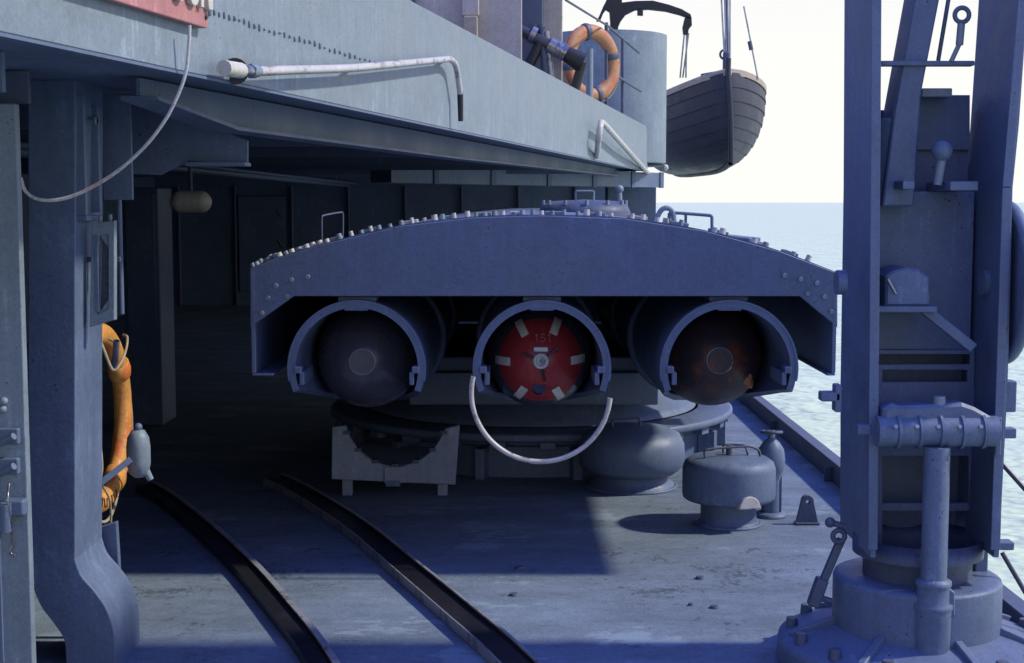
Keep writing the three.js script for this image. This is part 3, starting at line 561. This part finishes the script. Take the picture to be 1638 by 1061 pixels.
{
  const c = at(162, 669, 5.85), q = new THREE.Quaternion().setFromEuler(new THREE.Euler(0, Math.PI / 2 - .01, 0)).multiply(new THREE.Quaternion().setFromAxisAngle(V(1, 0, 0), 0));
  c.x -= .01;
  const { t, put } = lifebuoy('lifebuoy', 'orange lifebuoy hung edge-on behind the grey pillar', c, .35, .047, q, M.orange, 'lifebuoys', [.5, 2.1, 3.7, 5.3]);
  // lashing rope near the top, strap near the foot, painted marks
  part('lashing', tube([at(160, 545, 5.56), at(166, 560, 5.55), at(180, 592, 5.55), at(192, 582, 5.58), at(201, 560, 5.7), at(203, 540, 5.75), at(197, 536, 5.8)], .006, 50, 6), M.rope, t);
  part('lashing', tube([at(160, 706, 5.6), at(163, 745, 5.58), at(162, 772, 5.58), at(175, 800, 5.62), at(176, 840, 5.65), at(162, 862, 5.62)], .005, 50, 6), M.rope, t);
  part('strap', bar(at(158, 775, 5.56), at(209, 735, 5.62), .025, .006), M.grey, t);
  part('support_hook', tube([at(180, 590, 5.7), at(184, 570, 5.66), at(186, 545, 5.64)], .013, 16, 8), M.dark, t);
  for (let i = 0; i < 7; i++) {                                        // remains of the painted lettering round the foot of the ring
    const a = -1.9 + i * .1; const g = box(-.004, .004, -.02, .02, .001, -.001, 0); g.rotateZ(a + Math.PI / 2 + (i % 2) * .5); g.translate((.35 + (i % 3 - 1) * .01) * Math.cos(a), .35 * Math.sin(a), .0385); part('painted_letter_stroke', put(g), M.black, t);
  }
}
{ // buoy light
  const Z = 5.95, T = at(221, 688, Z), t = thing('buoy_light', 'grey bell-shaped buoy light hanging beside the edge-on lifebuoy', 'light', at(226, 770, Z));
  part('lamp_body', lathe(at(221, 715, Z), [[.001, .075], [.028, .07], [.045, .04], [.05, 0], [.05, -.07], [.042, -.11], [.02, -.13], [.001, -.13]], 24), M.greyLight, t);
  part('cap_knob', new THREE.SphereGeometry(.018, 12, 8).translate(T.x, T.y + .012, T.z), M.grey, t);
  part('spout', rod(at(224, 738, Z), at(241, 768, Z), .022, .014), M.greyLight, t);
  part('bracket', rod(at(206, 730, Z), at(222, 726, Z), .012), M.dark, t);
}
{ // door leaf and bulkhead at the far left, with its clips
  const Z = 4.7, a = at(38, 600, Z);
  const t = thing('bulkhead_screen', 'grey steel screen with door clips beside the pillar', 'bulkhead', V(-2, 0, -Z));
  part('plate', box(-6.2, a.x, .004, at(0, 165, Z).y, -Z, -Z - .04, .006), M.greyLight, t);  // plate extended out of view to shut light out of the passage
  part('edge_bar', box(a.x - .11, a.x - .095, .01, at(0, 255, Z).y, -Z + .012, -Z - .0, .003), M.grey, t);
  part('top_plate', box(-6.2, a.x + .01, at(0, 162, Z).y, yBot + .015, -Z - .1, -Z - .13, .003), M.dark, t);
  for (const y of [690, 738]) { part('hinge_clip', [pbox(-5, y - 4, 28, y + 22, Z - .03, .03), rod(at(0, y + 20, Z - .03), at(22, y + 8, Z - .05), .012)], M.grey, t); }
  const cl = part('dog_clip', [pbox(3, 800, 38, 828, Z - .05, .05, .012), rod(at(8, 806, Z - .06), at(8, 850, Z - .05), .02)], M.grey, t);
  part('chain', tube([at(14, 775, Z - .03), at(12, 800, Z - .07), at(17, 840, Z - .05), at(20, 868, Z - .02), at(16, 884, Z - .02), at(24, 890, Z - .02)], .005, 30, 6), M.steel, cl);
  part('knob', new THREE.SphereGeometry(.014, 10, 8).translate(...at(6, 642, Z - .01).toArray()), M.greyLight, t); 
  part('knob', new THREE.SphereGeometry(.014, 10, 8).translate(...at(4, 655, Z - .01).toArray()), M.greyLight, t);
  
}
// ---------------------------------------------------------------- name board and cord
{
  const P = (x, y, o) => fas(x, y, o), t = thing('name_board', 'red name board with raised cream letters fixed on the bulwark', 'sign', P(325, 45, .03));
  const br = P(326, 44, .02), s1 = br.clone().sub(F0).dot(FDIR), yb = br.y, sh = new THREE.Shape();
  const Wd = 1.5, Hh = .3, rr = .012; sh.moveTo(-Wd, 0); sh.lineTo(-rr, 0); sh.quadraticCurveTo(0, 0, 0, rr); sh.lineTo(0, Hh - rr); sh.quadraticCurveTo(0, Hh, -rr, Hh); sh.lineTo(-Wd, Hh); sh.lineTo(-Wd, 0);
  const X = FDIR.clone(), place = (g, off) => { const m = new THREE.Matrix4().makeBasis(X, V(0, 1, 0), new THREE.Vector3().crossVectors(X, V(0, 1, 0))); const p = fasAt(s1, yb, off); m.setPosition(p); g.applyMatrix4(m); return g; };
  part('board', place(new THREE.ExtrudeGeometry(sh, { depth: .022, bevelEnabled: true, bevelSize: .004, bevelThickness: .004, bevelSegments: 2 }), .008), M.redBoard, t);
  const font = await new FontLoader().loadAsync('fonts/droid/droid_sans_bold.typeface.json');
  let x = -.045;
  for (const ch of ['N', 'O', 'S']) {
    const g = new TextGeometry(ch, { font, size: .2, depth: .014, curveSegments: 6, bevelEnabled: true, bevelSize: .002, bevelThickness: .002, bevelSegments: 1 }); g.computeBoundingBox(); g.scale(.55, 1, 1); const w = (g.boundingBox.max.x - g.boundingBox.min.x) * .55;
    g.translate(x - w - g.boundingBox.min.x * .55, .055, 0); x -= w + .045; part('letter', place(g, .036), M.cream, t);
  }
  for (const [dx, dy] of [[-.018, .03], [-.018, .27]]) { const g = bolt(V(dx, dy, 0), .008, .006, V(0, 0, 1)); part('screw', place(g, .034), M.black, t); }
  const c0 = P(303, 40, .05), z0 = -c0.z, pts = [[303, 40], [302, 70], [297, 115], [283, 155], [262, 195], [228, 238], [182, 278], [130, 308], [90, 320], [58, 318], [40, 305], [33, 285]].map(([px, py], i) => at(px, py, z0 + (4.62 - z0) * i / 11));
  single('hanging_cord', 'thin white cord looping down from the name board to the steel screen', 'cord', tube(pts, .0058, 90, 8), M.ropeWhite, c0);
}
// ---------------------------------------------------------------- white pipes on the bulwark
{
  const o = .06, P = (x, y, k = o) => fas(x, y, k), t = thing('wash_deck_pipe', 'long white painted pipe with drooping nozzle fixed along the bulwark', 'pipe', P(560, 110, 0));
  part('pipe', tube([P(408, 114), P(470, 112), P(560, 109), P(640, 102), P(712, 95)], .0175, 60, 12), M.white, t);
  part('elbow', tube([P(710, 95), P(720, 95), P(728, 103), P(732, 120), P(736, 150)], .017, 40, 12), M.white, t);
  part('nozzle', rod(P(736, 146), P(737, 194), .018, .015), M.black, t);
  part('union', rod(P(386, 113), P(412, 114), .021), M.steel, t);
  part('union_nut', rod(P(400, 113.5), P(409, 113.8), .026, .026, 6), M.greyLight, t);
  part('end_cap', rod(P(358, 109), P(385, 113), .027), M.cream, t);
  part('wall_flange', (() => { const a = P(376, 114, -.0), b = P(376, 114, .02); return rod(a, b, .046, .046, 20); })(), M.black, t);
  part('clip', rod(P(708, 96, 0), P(708, 96, .07), .012), M.white, t); part('clip', rod(P(560, 109, 0), P(560, 109, .05), .01), M.white, t);
  const u = thing('bent_rail', 'bent white grab rail on the far end of the bulwark', 'grab rail', P(990, 230, 0));
  part('rail', tube([P(955, 250, .02), P(957, 225, .1), P(961, 196, .12), P(966, 198, .12), P(1000, 236, .1), P(1036, 276, .02)], .03, 60, 10, .1), M.white, u);
}
// ---------------------------------------------------------------- structures on the upper deck
{
  const h = thing('upper_deckhouse', 'pale grey upper deckhouse rising behind the bulwark', 'deckhouse', V(-1.5, yBot + .07, -12));
  const Z = 11.5, x1 = at(835, 60, Z).x;
  part('front_wall', box(-4, x1, yBot + .075, 5.5, -Z, -Z - .05, .01), M.house, h);
  part('side_wall', box(x1 - .05, x1 - .001, yBot + .075, 5.5, -Z - .052, -Z - 2.4, .01), M.house, h);
  part('window', pbox(560, -40, 632, 16, Z - .01, .03, .01), M.black, h);
  part('window_frame', [pbox(632, -40, 641, 22, Z - .03, .04, .004), pbox(552, 16, 641, 22, Z - .03, .04, .004)], M.house, h);
  part('drain_pipe', rod(at(664, 36, Z - .06), at(664, -60, Z - .06), .022), M.dark, h);
  const bx = part('junction_box', pbox(741, 25, 764, 78, Z - .16, .15, .012), M.beige, h);
  part('conduit', pbox(739, -60, 766, 25, Z - .1, .09, .01), M.house, h);
  // dark sheet painted as the shaded opening, and pale panel beyond
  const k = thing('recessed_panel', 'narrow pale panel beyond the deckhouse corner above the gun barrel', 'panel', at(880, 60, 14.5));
  part('pale_panel', box(at(868, 0, 14.5).x, at(900, 0, 14.5).x, yBot + .075, 4.6, -14.5, -14.6, .01), M.house, k);
  part('painted_opening_shade', box(at(820, 0, 14.3).x, at(868, 0, 14.3).x, yBot + .075, 4.6, -14.3, -14.4, .01), M.dark, k);
}
{ // light gun: barrel with flash guard, on its stand
  const Z = 14.3, G = (x, y, z = Z) => at(x, y, z), t = thing('deck_gun', 'black gun barrels with conical flash guard pointing past the lifebuoy', 'gun', V(at(880, 0, Z).x, yBot + .07, -Z));
  part('barrel', rod(G(826, 44), G(880, 72), .05, .06, 20), M.torpedo, t);
  part('recoil_sleeve', rod(G(878, 71), G(905, 86), .085, .085, 20), M.steel, t);
  part('flash_guard', rod(G(904, 85), G(932, 101), .075, .105, 20), M.black, t);
  part('collar', rod(G(849, 53), G(857, 57), .085, .085, 20), M.steel, t);
  part('sight_bar', rod(G(840, 118), G(868, 60), .05), M.black, t);
  part('support_leg', rod(G(874, 132), G(866, 40), .035), M.dark, t); part('support_leg', rod(G(884, 140), G(874, 50), .03), M.steel, t);
  part('support_leg', rod(G(918, 148), G(932, 100), .05), M.black, t);
  part('pedestal', box(G(840, 0).x, G(935, 0).x, yBot + .072, yBot + .4, -Z - .05, -Z - .5, .02), M.dark, t);
}
{ // rail stanchions
  let i = 0;
  for (const [x, y0, y1, r, z] of [[943, 78, 168, .04, 15.8], [970, 36, 180, .022, 16.6], [996, 62, 194, .022, 17.6]]) {
    const t = thing('rail_stanchion', ['stout pale stanchion in front of the lifebuoy on the bulwark', 'slim dark stanchion across the lifebuoy, carrying two rails', 'slim dark stanchion beside the curved screen'][i++], 'stanchion', at(x, y1, z), 'bulwark stanchions');
    const foot = at(x, y1, z); foot.y = yBot + .08;
    part('post', rod(foot, at(x, y0, z), r), x < 960 ? M.greyLight : M.dark, t);
    if (x === 970) { part('rail', rod(at(968, 38, 16.6), at(1022, 84, 18.6), .016), M.dark, t); part('rail', rod(at(972, 112, 16.6), at(1025, 146, 18.6), .016), M.dark, t); part('rail', rod(at(905, 0, 14), at(970, 40, 16.6), .012), M.dark, t); }
  }
  const c = at(948, 97, 16.1), q = new THREE.Quaternion().setFromEuler(new THREE.Euler(0, .72, -.1)); c.z -= .35; 
  lifebuoy('lifebuoy', 'faded orange lifebuoy on the upper deck before the curved screen', c, .36, .085, q, M.dark, 'lifebuoys', [.4, 1.9, 3.4, 5.1], M.orangeFaded);
}
{ // curved screen at the end of the platform
  const Z = 19.9, x1 = at(1070, 150, Z).x, R = .86, c = V(x1 - R, at(0, 262, Z).y, -Z - .35), top = at(0, 54, Z).y - c.y;
  const t = thing('curved_screen', 'tall pale grey curved steel screen at the end of the platform', 'screen', c);
  const prof = [[R - .02, top - .01], [R, top], [R, .05], [R - .015, 0], [R - .05, 0]];
  part('shell', lathe(c, [[R - .03, top - .02], [R - .03, top], [R, top], [R, .02], [R - .04, 0], [.01, 0]], 64), M.greyLight, t);
  part('floor_plate', lathe(c, [[.01, -.03], [R - .04, -.03], [R - .04, -.004], [.01, -.004]], 40), M.grey, t);
  const b = at(1068, 268, Z - .1); part('lamp_knob', new THREE.SphereGeometry(.045, 14, 10).translate(b.x - .03, b.y, b.z), M.white, t);
}
// ---------------------------------------------------------------- lifeboat and davit
{
  const L = 6.6, bow = at(1164, 116, 22.5), t = thing('lifeboat', 'clinker-built grey lifeboat hanging bow-on from its davits', 'lifeboat', bow);
  const yaw = .05, roll = .1, NS = 26, K = 9;
  const q = new THREE.Quaternion().setFromEuler(new THREE.Euler(0, yaw, 0)).multiply(new THREE.Quaternion().setFromEuler(new THREE.Euler(0, 0, roll)));
  const hull = (u, g, side, off = 0) => {                              // u 0 bow..1 stern, g 0 keel..1 gunwale
    const b = 1.16 * Math.pow(Math.sin(Math.PI * Math.min(.9999, Math.max(.0001, u))), .62), sheer = .28 * (2 * u - 1) ** 2 - .28, keel = -1.5 + .12 * (2 * u - 1) ** 4;
    const fl = Math.pow(Math.sin(g * Math.PI / 2), .72 + .9 * (2 * u - 1) ** 6), hgt = Math.pow(1 - Math.cos(g * Math.PI / 2), .9);
    const y = keel + (sheer - keel) * hgt, rake = .35 * Math.pow(1 - hgt, 2.0);
    const z = -(u * L) - rake * (1 - 2 * u);
    const nrm = off; return V(side * (b * fl + nrm * Math.max(.3, fl)), y - nrm * .4, z).applyQuaternion(q).add(bow);
  };
  for (const s of [-1, 1]) for (let k = 0; k < K; k++) {
    const g0 = k / K, g1 = (k + 1.12) / K, S = [];
    for (let j = 0; j <= NS; j++) { const u = .5 - .5 * Math.cos(Math.PI * j / NS), a = hull(u, g0, s, .026), m = hull(u, (g0 + g1) / 2, s, .016), b = hull(u, Math.min(1, g1), s, .004); const a2 = hull(u, g0, s, .0), b2 = hull(u, Math.min(1, g1), s, -.02); S.push([a, m, b, b2, a2]); }
    part('strake', loft(S, true, false, false, .5), M.boat, t);
  }
  for (const s of [-1, 1]) { const S = []; for (let j = 0; j <= NS; j++) { const u = j / NS, p = hull(u, .985, s, .035), o = hull(u, .985, s, -.04); const dy = .045; S.push([p, p.clone().add(V(0, dy * 2, 0)), o.clone().add(V(0, dy * 2, 0)), o]); } part('gunwale', loft(S, true, true, true, .3), M.beige, t); }
  const stem = []; for (let i = 0; i <= 14; i++) { const p = hull(0, i / 14, 1, 0), p2 = hull(0, i / 14, -1, 0); stem.push(p.add(p2).multiplyScalar(.5).add(V(0, 0, .03).applyQuaternion(q))); }
  stem.push(stem[14].clone().add(V(0, .22, .02)));
  part('stem_post', tube(stem, .045, 40, 8), M.boat, t);
  const keel = []; for (let i = 0; i <= 12; i++) keel.push(hull(i / 12, 0, 0, 0).add(V(0, -.03, 0))); part('keel', tube(keel, .04, 40, 6), M.boat, t);
  const cov = []; for (let j = 1; j < NS; j++) { const u = j / NS; cov.push([hull(u, .97, -1), hull(u, .97, 1), hull(u, .97, 1).add(V(0, -.03, 0)), hull(u, .97, -1).add(V(0, -.03, 0))]); } part('deck_cover', loft(cov, true, true, true, .2), M.dark, t);
  const lr = stem[14].clone(); part('lifting_ring', new THREE.TorusGeometry(.07, .018, 8, 20).translate(lr.x - .02, lr.y + .3, lr.z - .25), M.dark, t);
  part('cable', rod(at(1166, 112, 22.6), at(1122, 120, 22.9), .02), M.dark, t);
  // falls
  const f = thing('boat_falls', 'rope falls and block holding up the bow of the lifeboat', 'tackle', at(1160, 90, 22.7));
  for (const [a, b] of [[1157, 1162], [1162, 1166], [1168, 1168], [1150, 1159]]) part('rope', rod(at(b, 92, 22.7), at(a, -80, 22.7), .014), M.ropeWhite, f);
  part('block', [pbox(1157, 82, 1168, 112, 22.65, .1, .03), rod(at(1163, -60, 22.72), at(1162, 84, 22.72), .03)], M.dark, f);
  part('lifeline', rod(at(1190, 10, 23), at(1213, 128, 23.2), .014), M.ropeWhite, f); part('toggle', rod(at(1199, 66, 23), at(1202, 80, 23), .035), M.dark, f);
  // davit
  const d = thing('boat_davit', 'black curved davit arm reaching out above the curved screen', 'davit', at(985, 40, 21));
  const Q = (x, y) => [780 + x / 3.2146, y / 3.215];
  part('arm', poly([[560, 108], [575, 80], [596, 30], [612, 0], [620, -60], [690, -60], [692, 12], [760, 4], [850, 2], [930, 22], [1000, 46], [1045, 72], [1050, 92], [1030, 88], [990, 74], [920, 56], [830, 46], [760, 50], [712, 74], [685, 110], [672, 140], [672, 420], [630, 420], [632, 110], [628, 60], [610, 48], [596, 66], [580, 106]].map(p => Q(...p)), 21, .14, [], .01), M.black, d);
  part('hook_block', poly([[1016, 90], [1050, 92], [1052, 130], [1036, 150], [1030, 178], [1008, 176], [1004, 140]].map(p => Q(...p)), 21.02, .1, [], .01), M.black, d);
  for (const [a, b] of [[1012, 990], [1024, 1020], [1034, 1004]]) part('fall_rope', rod(at(...Q(a, 170), 21.05), at(...Q(b, 400), 21.05), .012), M.steel, d);
  part('arm_pin', poly([[772, 52], [800, 52], [800, 78], [772, 76]].map(p => Q(...p)), 20.98, .12, [], .008), M.black, d);
}

// ---------------------------------------------------------------- crane at the right
{
  const ZF = 5.05, ZB = 5.53, C = V(at(1467, 900, 5.28).x, 0, -5.28), t = thing('deck_crane', 'tall grey deck crane post with boom, winch casing and round base', 'crane', C);
  const m = M.hood;
  // cheeks: front flanges and deep webs
  const yT = at(0, -140, ZF).y, yB = at(0, 890, ZF).y;
  const cheek = (pts, th) => loft(pts.map(([px, py]) => { const f = at(px, py, ZF); return [V(f.x, f.y, -ZF), V(f.x, f.y, -ZB), V(f.x + th, f.y, -ZB), V(f.x + th, f.y, -ZF)]; }), true, true, true, .3);
  part('cheek_plate', cheek([[1393, 892], [1394, 640], [1400, 300], [1403, -140]], .018), m, t);
  part('cheek_plate', cheek([[1590, 892], [1604, 620], [1612, 300], [1622, 200], [1636, 0], [1645, -140]], .018), m, t);
  const L0 = at(1400, 880, ZF).x, R0 = at(1592, 700, ZF).x;
  part('edge_stiffener', bar(at(1396, 880, ZF - .004), at(1403, -140, ZF - .004), .034, .012), m, t);
  part('edge_stiffener', bar(at(1592, 880, ZF - .004), at(1611, 300, ZF - .004), .034, .012), m, t);
  part('edge_stiffener', bar(at(1611, 299, ZF - .004), at(1636, 0, ZF - .004), .034, .012), m, t);
  part('edge_stiffener', bar(at(1636, -1, ZF - .004), at(1645, -140, ZF - .004), .034, .012), m, t);
  part('back_plate', box(L0, R0 + .02, yB, at(0, 176, ZB - .03).y, -ZB + .03, -ZB + .012, .003), m, t);
  part('upper_back_plate', poly([[1476, 152], [1552, 152], [1552, 240], [1440, 240], [1440, 180]], ZF + .42, .02, [], .002), m, t);
  part('ledge', pbox(1475, 141, 1524, 155, ZF + .3, .2, .004), M.greyLight, t);
  part('cross_bar', pbox(1399, 97, 1560, 105, ZF + .2, .05, .004), m, t);
  part('cross_rod', rod(at(1402, 100, ZF + .35), at(1404, 175, ZF + .35), .005), M.dark, t);
  // boom leaning between the cheeks
  part('boom', poly([[1431, 176], [1463, 0], [1488, -140], [1530, -140], [1503, 0], [1474, 150], [1462, 330], [1412, 330]], ZF + .22, .16, [], .006), m, t);
  part('boom_stay', rod(at(1501, 97, ZF + .25), at(1524, -40, ZF + .25), .008), M.dark, t);
  part('stay_eye', (() => { const g = new THREE.TorusGeometry(.026, .009, 8, 20); const p = at(1539, 24, ZF + .2); g.translate(p.x, p.y, p.z); return g; })(), m, t);
  part('turnbuckle', [rod(at(1538, 38, ZF + .2), at(1535, 72, ZF + .2), .014), rod(at(1535, 70, ZF + .2), at(1522, 98, ZF + .2), .009)], M.greyLight, t);
  // wire drum
  const dp = at(1416, 250, ZF + .3); part('wire_drum', (() => { const P = []; for (let i = 0; i <= 24; i++) { const y = -.14 + .28 * i / 24; P.push([.055 + (i % 2) * .005, y]); } return lathe(V(dp.x + .02, dp.y, dp.z), P, 28); })(), M.grey, t);
  // winch machinery
  const sp = at(1507, 242, ZF + .12); const gl = part('round_lamp', new THREE.SphereGeometry(.038, 20, 14).translate(sp.x, sp.y, sp.z), M.grey, t);
  part('lamp_stem', rod(V(sp.x, sp.y - .03, sp.z), at(1500, 296, ZF + .12), .016), M.greyLight, gl);
  part('upper_shelf', pbox(1520, 290, 1566, 305, ZF + .06, .3, .005), M.grey, t);
  part('upper_shelf', pbox(1444, 289, 1464, 303, ZF + .1, .2, .005), M.grey, t);
  part('gear_plate', pbox(1402, 306, 1560, 560, ZF + .32, .03, .004), m, t);
  part('brake_housing', poly([[1417, 490], [1417, 442], [1430, 433], [1450, 428], [1470, 432], [1487, 443], [1488, 490]], ZF + .1, .2, [], .008), M.grey, t);
  part('brake_lever', rod(at(1420, 446, ZF + .07), at(1433, 470, ZF + .07), .007), M.steel, t);
  part('link_arm', bar(at(1478, 494, ZF + .14), at(1558, 558, ZF + .1), .04, .03), M.grey, t);
  part('housing_base', pbox(1405, 490, 1500, 500, ZF + .08, .24, .004), M.grey, t);
  // front lower casing with slots
  part('front_plate', poly([[1390, 560], [1560, 560], [1556, 890], [1388, 890]], ZF + .3, .02, [[[1396, 567], [1396, 583], [1554, 583], [1554, 567]].map(p => [Math.min(1552, Math.max(1400, p[0])), p[1]]), [[1412, 592], [1412, 611], [1548, 611], [1548, 592]], [[1412, 730], [1412, 805], [1550, 805], [1550, 730]], [[1412, 818], [1412, 886], [1550, 886], [1550, 818]]], .002), m, t);
  // winch casting across the front
  const a = at(1402, 690, ZF - .03), b = at(1594, 690, ZF - .03), rr = .055;
  const cas = part('winch_casting', [rod(a, b, rr, rr, 24), (() => { const g = poly([[1412, 690], [1414, 655], [1428, 646], [1440, 650], [1490, 648], [1540, 645], [1560, 652], [1588, 668], [1590, 690]], ZF - .05, .1, [], .012); return g; })()], M.grey, t);
  for (let i = 0; i < 5; i++) { const x = 1432 + i * 34; part('flange_rib', rod(at(x, 690, ZF - .03), at(x + 5, 690, ZF - .03), rr + .008, rr + .008, 24), M.grey, cas); part('flange_bolt', bolt(at(x, 684, ZF - .09), .009, .014, V(0, .4, .9)), M.greyLight, cas); }
  part('oil_cap', [rod(at(1503, 652, ZF - .02), at(1503, 634, ZF - .02), .026, .02, 10)], M.greyLight, cas);
  part('side_lug', pbox(1372, 680, 1394, 696, ZF - .02, .04, .004), m, t);
  part('end_bracket', pbox(1592, 668, 1604, 730, ZF - .03, .08, .006), M.grey, t);
  part('side_lug', pbox(1602, 686, 1627, 702, ZF + .02, .05, .004), m, t);
  // vertical shaft and its foot bearing
  const zs = ZF - .06, x = at(1497, 800, zs).x;
  part('drive_shaft', rod(V(x, at(0, 945, zs).y, -zs), V(x, at(0, 715, zs).y, -zs), .046, .046, 28), M.grey, t);
  const fb = V(x, 0, -zs); part('foot_bearing', lathe(fb, [[.062, at(0, 1042, zs).y], [.066, at(0, 975, zs).y], [.07, at(0, 972, zs).y], [.07, at(0, 965, zs).y], [.058, at(0, 962, zs).y], [.058, at(0, 938, zs).y], [.063, at(0, 936, zs).y], [.063, at(0, 929, zs).y], [.047, at(0, 925, zs).y]], 28), M.grey, t);
  part('bearing_keeper', poly([[1513, 975], [1513, 948], [1520, 942], [1528, 948], [1528, 985], [1520, 990]], ZF - .09, .04, [], .004), M.grey, t);
  // lower neck, drum, base
  part('lower_neck', lathe(C, [[.2, .3], [.2, .44], [.24, .5], [.24, at(0, 900, 5.28).y + .04]], 40), M.dark, t);
  part('neck_post', pbox(1528, 905, 1548, 950, ZF + .1, .06, .006), M.grey, t); part('neck_post', pbox(1560, 880, 1582, 930, ZF + .25, .06, .006), M.grey, t);
  part('turning_drum', lathe(C, [[.2, .35], [.285, .35], [.305, .342], [.31, .33], [.31, .1]], 64), M.grey, t);
  const bp = part('base_ring', lathe(C, [[.31, .155], [.37, .14], [.49, .1], [.512, .088], [.515, .07], [.515, .003]], 64), M.grey, t);
  for (let i = 0; i < 14; i++) { const g2 = i / 14 * Math.PI * 2 + .25, p = V(C.x + .46 * Math.cos(g2), .105, C.z + .46 * Math.sin(g2)); part('base_bolt', bolt(p, .026, .04), M.dark, bp); }
  for (let i = 0; i < 7; i++) { const g2 = i / 7 * Math.PI * 2 + .45, c = Math.cos(g2), s = Math.sin(g2); part('base_rib', bar(V(C.x + .3 * c, .16, C.z + .3 * s), V(C.x + .47 * c, .1, C.z + .47 * s), .03, .05, V(0, 1, 0)), M.grey, bp); }
  part('safety_strut', [bar(at(1346, 862, 5.2), at(1312, 942, 5.2), .03, .03), bar(at(1316, 925, 5.2), at(1300, 970, 5.2), .045, .05), rod(at(1306, 955, 5.2), at(1330, 962, 5.2), .012)], M.dark, t);
  part('strut_eye', [new THREE.TorusGeometry(.022, .01, 8, 18).translate(...at(1342, 858, 5.18).toArray()), new THREE.SphereGeometry(.02, 8, 6).translate(...at(1328, 836, 5.18).toArray()), rod(at(1322, 834, 5.18), at(1350, 842, 5.18), .012)], M.dark, t);
  for (const [l, tt, r, b2] of [[1314, 628, 1346, 643], [1336, 616, 1348, 660], [1593, 868, 1624, 881], [1600, 610, 1628, 660]]) part('side_bracket', pbox(l, tt, r, b2, ZF + .04, .06, .006), m, t);
  part('side_pin', rod(at(1338, 452, ZF + .1), at(1352, 452, ZF + .1), .045, .045, 16), m, t);
  // big wheel on the outer side
  const gw = V(at(1634, 452, 5.05).x, at(0, 452, 5.25).y, -5.25), wheel = new THREE.CylinderGeometry(.29, .29, .03, 56); wheel.rotateZ(Math.PI / 2); wheel.translate(gw.x, gw.y, gw.z);
  const wh = part('hand_gear_wheel', wheel, M.grey, t);
  part('wheel_rim', (() => { const g = new THREE.TorusGeometry(.285, .022, 8, 56); g.rotateY(Math.PI / 2); g.translate(gw.x, gw.y, gw.z); return g; })(), M.grey, wh);
  part('wheel_axle', rod(V(R0, gw.y, gw.z), V(gw.x, gw.y, gw.z), .05), M.grey, wh);
  const st = (x0, y0, x1, y1, z) => rod(at(x0, y0, z), at(x1, y1, z - .15), .009);
  const wires = [['wire stay slanting outboard from the middle of the crane', 1603, 742, 1700, 850], ['wire stay slanting outboard from the lug at the crane foot', 1603, 884, 1700, 1050]];
  for (const [lb, ...w] of wires) single('wire_stay', lb, 'wire', st(...w, 5.35), M.wire, at(w[0], w[1], 5.35), 'wire stays');
}

renderer.render(scene, camera);
